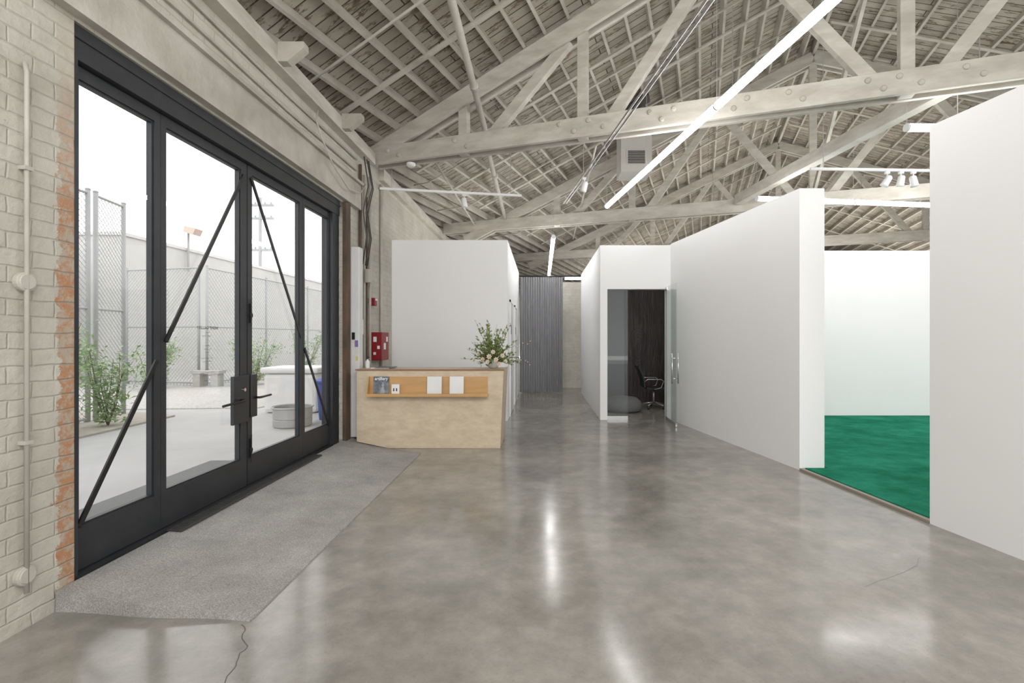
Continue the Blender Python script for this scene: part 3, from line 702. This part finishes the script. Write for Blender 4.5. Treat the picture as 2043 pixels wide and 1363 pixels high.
B(-2.59,-2.53,7.12,7.26,2.3,2.5).build('body',m_pipe,ebx,bevel=.004); B(-2.53,-2.525,7.13,7.25,2.31,2.49).build('cover',m_pipe,ebx)
fa=empty('fire_alarm_box',(-2.56,7.7,1.13),'red fire alarm control box on the brick wall beside the desk','alarm box')
B(-2.648,-2.47,7.52,7.86,1.13,1.57).build('box',m_red,fa,bevel=.006)
B(-2.64,-2.48,7.512,7.52,1.14,1.56).build('door',m_red,fa)
for a in ((-2.60,-2.55,7.508,7.512,1.42,1.50),(-2.54,-2.50,7.508,7.512,1.31,1.36),(-2.60,-2.56,7.508,7.512,1.22,1.26),(-2.469,-2.466,7.6,7.7,1.3,1.4),(-2.469,-2.466,7.72,7.8,1.42,1.5)): B(*a).build('sticker',m_whitep,fa)
hs=empty('alarm_horn',(-2.58,7.5,2.0),'small red alarm horn above the fire alarm box','alarm')
B(-2.648,-2.56,7.46,7.56,1.98,2.10).build('body',m_red,hs,bevel=.005); B(-2.56,-2.545,7.48,7.54,2.06,2.09).build('lens',m_whitep,hs)
wpn=empty('wall_phone',(-2.6,6.9,1.5),'white entry phone between the white post and the alarm box','phone')
B(-2.648,-2.57,6.87,6.99,1.5,1.78).build('body',m_whitep,wpn,bevel=.01); B(-2.57,-2.54,6.89,6.94,1.53,1.75).build('handset',m_whitep,wpn,bevel=.01)
tag(MB().lathe([(.05,0),(.07,.02),(.07,.05)],(-2.0,7.445,4.12),16).build('smoke_detector',m_whitep,None),'round white smoke detector under the left end of the nearest truss','detector')

# ------------------------------------------------------------------ outdoors
GZ=.08
struct(B(-70,-3.0,-20,90,-.1,GZ),'ground',m_out,'pale concrete yard outside the entrance','ground')
struct(MB().prism([(-12.9,8.9),(-5.6,9.6),(-5.2,11.5),(-8.5,13.6),(-12.9,14)],GZ,GZ+.02),'ground_gravel',m_gravel,'white gravel patch in the yard','gravel')
struct(MB().prism([(-9,2),(-6.2,2),(-6.5,8.6),(-7.6,9.0),(-9,8.8)],GZ,GZ+.03),'ground_bed',m_dirt,'strip of bare planting soil along the fence','soil')
bd=empty('building',(-16,35,GZ),'low white stucco building across the yard','building')
B(-22,-13,15,75,GZ,4.65).build('wall',m_stucco,bd); B(-22.1,-12.95,14.95,75,4.65,4.75).build('parapet_cap',m_whitem,bd)
b2=empty('building',(-22,3,GZ),'white flat roofed block behind the tall chain link fence','building')
B(-32,-14,-12,14,GZ,3.9).build('wall',m_stucco,b2); B(-32,-13.9,-12,14,3.9,4.0).build('parapet_cap',m_whitem,b2)
def fence(A,Bq,z1,n,sp,label,r0=.004):
    A=Vector((A[0],A[1],GZ));Bq=Vector((Bq[0],Bq[1],GZ)); L=(Bq-A).length; u=(Bq-A)/L; Hh=z1-GZ
    r=empty('chain_link_fence',(A+Bq)/2,label,'fence')
    mb=MB(); c=-Hh
    while c<L:
        for flip in (0,1):
            u0,u1=max(0,c),min(L,c+Hh)
            if u1-u0>.01:
                za,zb=u0-c,u1-c
                if flip: za,zb=Hh-za,Hh-zb
                mb.tube([A+u*u0+Vector((0,0,za)),A+u*u1+Vector((0,0,zb))],r0,3)
        c+=sp
    mb.build('mesh_panel',m_galv,r)
    for i in range(n+1):
        p=A+u*L*i/n; q=MB().tube([p,p+Vector((0,0,Hh+.06))],.035,10).build('post',m_galv,r,smooth=True)
        MB().ball(p+Vector((0,0,Hh+.06)),.04,(1,1,.7)).build('post_cap',m_galv,q)
    for z in (.08,Hh*.5,Hh):
        MB().tube([A+Vector((0,0,z)),Bq+Vector((0,0,z))],.022,8).build('rail',m_galv,r)
fence((-7.3,3.2),(-7.4,7.9),3.85,3,.09,'tall chain link fence nearest the entrance')
fence((-7.41,8.05),(-7.55,8.75),3.85,1,.09,'narrow chain link gate at the end of the tall fence')
fence((-12.5,14.6),(-9.9,14),3.5,2,.12,'chain link fence crossing the yard before the white building',.0055)
fence((-9.7,14.05),(-9.6,26),3.5,4,.14,'chain link fence running away along the white building',.0055)
def shrub(c,h,rad,n,label,seed):
    rr=random.Random(seed); r=empty('shrub',(c[0],c[1],GZ+.02),label,'shrub'); sm=MB(); lm=MB()
    for i in range(10):
        a=rr.uniform(0,2*PI); P=[Vector((c[0],c[1],GZ+.02))]
        for t in (.3,.65,1): P.append(Vector((c[0]+rad*t*math.cos(a)*rr.uniform(.6,1.1),c[1]+rad*t*math.sin(a)*rr.uniform(.6,1.1),GZ+h*t*rr.uniform(.75,1.05))))
        sm.tube(P,.010,5,.003)
        for k in range(n):
            t=rr.uniform(.10,1)*3; j=min(2,int(t)); q=P[j].lerp(P[j+1],t-j)
            q=q+Vector((rr.gauss(0,.10),rr.gauss(0,.10),rr.gauss(0,.08)))
            q.z=max(q.z,GZ+.1)
            lm.leaf(q,(rr.uniform(-1,1),rr.uniform(-1,1),rr.uniform(-.3,.9)),(rr.uniform(-.5,.5),rr.uniform(-.5,.5),1),rr.uniform(.06,.13),rr.uniform(.03,.055))
    sm.build('stems',m_stem,r); lm.build('leaves',m_leaf2,r)
shrub((-6.75,6.6),1.55,.38,95,'tall leafy shrub against the chain link fence nearest the brick jamb',1)
shrub((-6.8,7.6),1.25,.36,85,'leafy shrub at the gate end of the tall fence',2)
shrub((-10.5,13.0),1.35,.65,130,'bushy shrub in front of the crossing fence',4)
shrub((-8.5,14.4),1.35,.65,120,'shrub behind the lettering beside the block bench',5)
shrub((-8.5,17.5),1.7,.7,80,'far shrub along the white building',6)
shrub((-6.75,5.5),1.2,.33,70,'sparse shrub at the near end of the soil strip',8)
bn=empty('block_bench',(-9.35,13.6,GZ),'low grey concrete block bench before the white building','bench')
B(-9.75,-8.95,13.45,13.75,.47,.55).build('slab',m_block,bn); B(-9.7,-9.5,13.47,13.73,GZ+.02,.47).build('block',m_block,bn); B(-9.2,-9.0,13.47,13.73,GZ+.02,.47).build('block',m_block,bn)
up=empty('utility_pole',(-23.2,40,GZ),'utility pole with cross arms beyond the white building','pole')
MB().tube([(-23.2,40,GZ),(-23.2,40,13)],.16,10,.11).build('pole',m_galv,up,smooth=True)
for z in (12.3,11.2,8.6):
    a=B(-24.3,-22.1,39.9,40.1,z,z+.16).build('cross_arm',m_galv,up)
    for x in (-24.1,-23.6,-22.8,-22.3): MB().lathe([(.06,0),(.08,.1),(.03,.2)],(x,40,z+.16),8).build('insulator',m_galv,a)
fd=empty('flood_light',(-12.9,17.7,3.9),'flood light on a short pole above the white building','light')
MB().tube([(-12.9,17.7,3.9),(-12.9,17.7,5.3)],.035,8).build('pole',m_galv,fd)
MB().hexa([(-12.95,17.5,5.3),(-12.6,17.5,5.2),(-12.6,17.9,5.2),(-12.95,17.9,5.3)],[(-12.9,17.5,5.52),(-12.5,17.5,5.42),(-12.5,17.9,5.42),(-12.9,17.9,5.52)]).build('lamp_head',m_copper,fd)
tk=empty('stock_tank',(-3.95,7.7,GZ),'small round galvanised tub standing outside by the far side panel','tub')
MB().lathe([(.26,0),(.28,.02),(.285,.12),(.275,.13),(.285,.14),(.285,.29),(.30,.31),(.27,.31),(.262,.05)],(-3.95,7.7,GZ),28).build('tub',m_tub,tk,smooth=False)
MB().tube([(-3.95+.3*math.cos(a),7.7+.3*math.sin(a),GZ+.31) for a in [i*PI/14 for i in range(29)]],.012,6).build('rim',m_tub,tk)
bb=empty('blue_bin',(-3.65,8.35,GZ),'blue plastic bin outside behind the galvanised tub','bin')
MB().lathe([(.16,0),(.165,.02),(.21,.62),(.22,.64)],(-3.65,8.35,GZ),20).build('body',m_blue,bb,smooth=False)
MB().lathe([(.235,.64),(.235,.67),(.17,.71)],(-3.65,8.35,GZ),20).build('lid',m_blue,bb)
wb=empty('white_chest',(-4.55,9.3,GZ),'large white rounded chest standing in the yard behind the tub','chest')
B(-5.15,-4.15,8.95,9.7,GZ+.0,.82).build('body',m_whitep,wb,bevel=.08); B(-5.19,-4.11,8.91,9.74,.82,.93).build('lid',m_whitep,wb,bevel=.04)
tag(B(-3.75,-3.02,3.7,5.5,GZ,GZ+.014).build('doormat',m_matt,None),'dark grey mat lying outside the entrance','mat')

# ------------------------------------------------------------------ light + camera
w=bpy.data.worlds.new('World'); SC.world=w; w.use_nodes=True
bg=w.node_tree.nodes['Background']; bg.inputs[0].default_value=(1,.998,.995,1); bg.inputs[1].default_value=2.05
def area(name,loc,rot,sx,sy,power,col=(1,1,1)):
    l=bpy.data.lights.new(name,'AREA'); l.shape='RECTANGLE'; l.size=sx; l.size_y=sy; l.energy=power; l.color=col
    o=bpy.data.objects.new(name,l); C.objects.link(o); o.location=loc; o.rotation_euler=rot; return o
area('added_overhead_fill',(1.5,-1.5,5.0),(math.radians(25),0,0),6,3,330,(1,.99,.98))  # added fill light behind the camera, no skylight in the roof there
area('added_overhead_fill',(7.2,6.3,5.2),(0,0,0),2.4,4,95,(1,.93,.955))  # added fill out of view, brightens the carpeted gallery
area('added_roof_fill',(6,13,2.6),(PI,0,0),5,4,170,(1,.97,.93))  # added upward fill hidden behind the gallery wall, brightens the roof
area('added_roof_fill',(13,18,2.6),(PI,0,0),6,5,280,(1,.97,.93))  # added upward fill, out of view, for the far right roof slope
area('added_roof_fill',(5,21,2.6),(PI,0,0),5,4,140,(1,.97,.93))  # added upward fill, out of view, for the far roof
area('added_roof_fill',(-1.7,10.8,2.7),(PI,0,0),1.6,3.5,24,(1,.97,.93))  # added upward fill hidden behind the reception partition
area('added_roof_fill',(2,-3,.6),(PI,0,0),7,4,220,(1,.985,.96))  # added upward fill behind the camera, brightens the near roof
area('added_office_fill',(2.3,9.6,2.88),(0,0,0),.8,.3,9,(1,.95,.9))  # added unseen fill so the dark wood panel shows
cam=bpy.data.cameras.new('Camera'); co=bpy.data.objects.new('Camera',cam); C.objects.link(co)
co.location=(0,0,EYE); co.rotation_euler=(PI/2,0,0); cam.sensor_width=36; cam.lens=36*F/2043
cam.shift_x=-(CX-1021.5)/2043; cam.shift_y=-(681.5-CY)/2043; cam.clip_end=300
SC.camera=co
SC.view_settings.view_transform='Standard'; SC.view_settings.look='None'; SC.view_settings.exposure=0.0
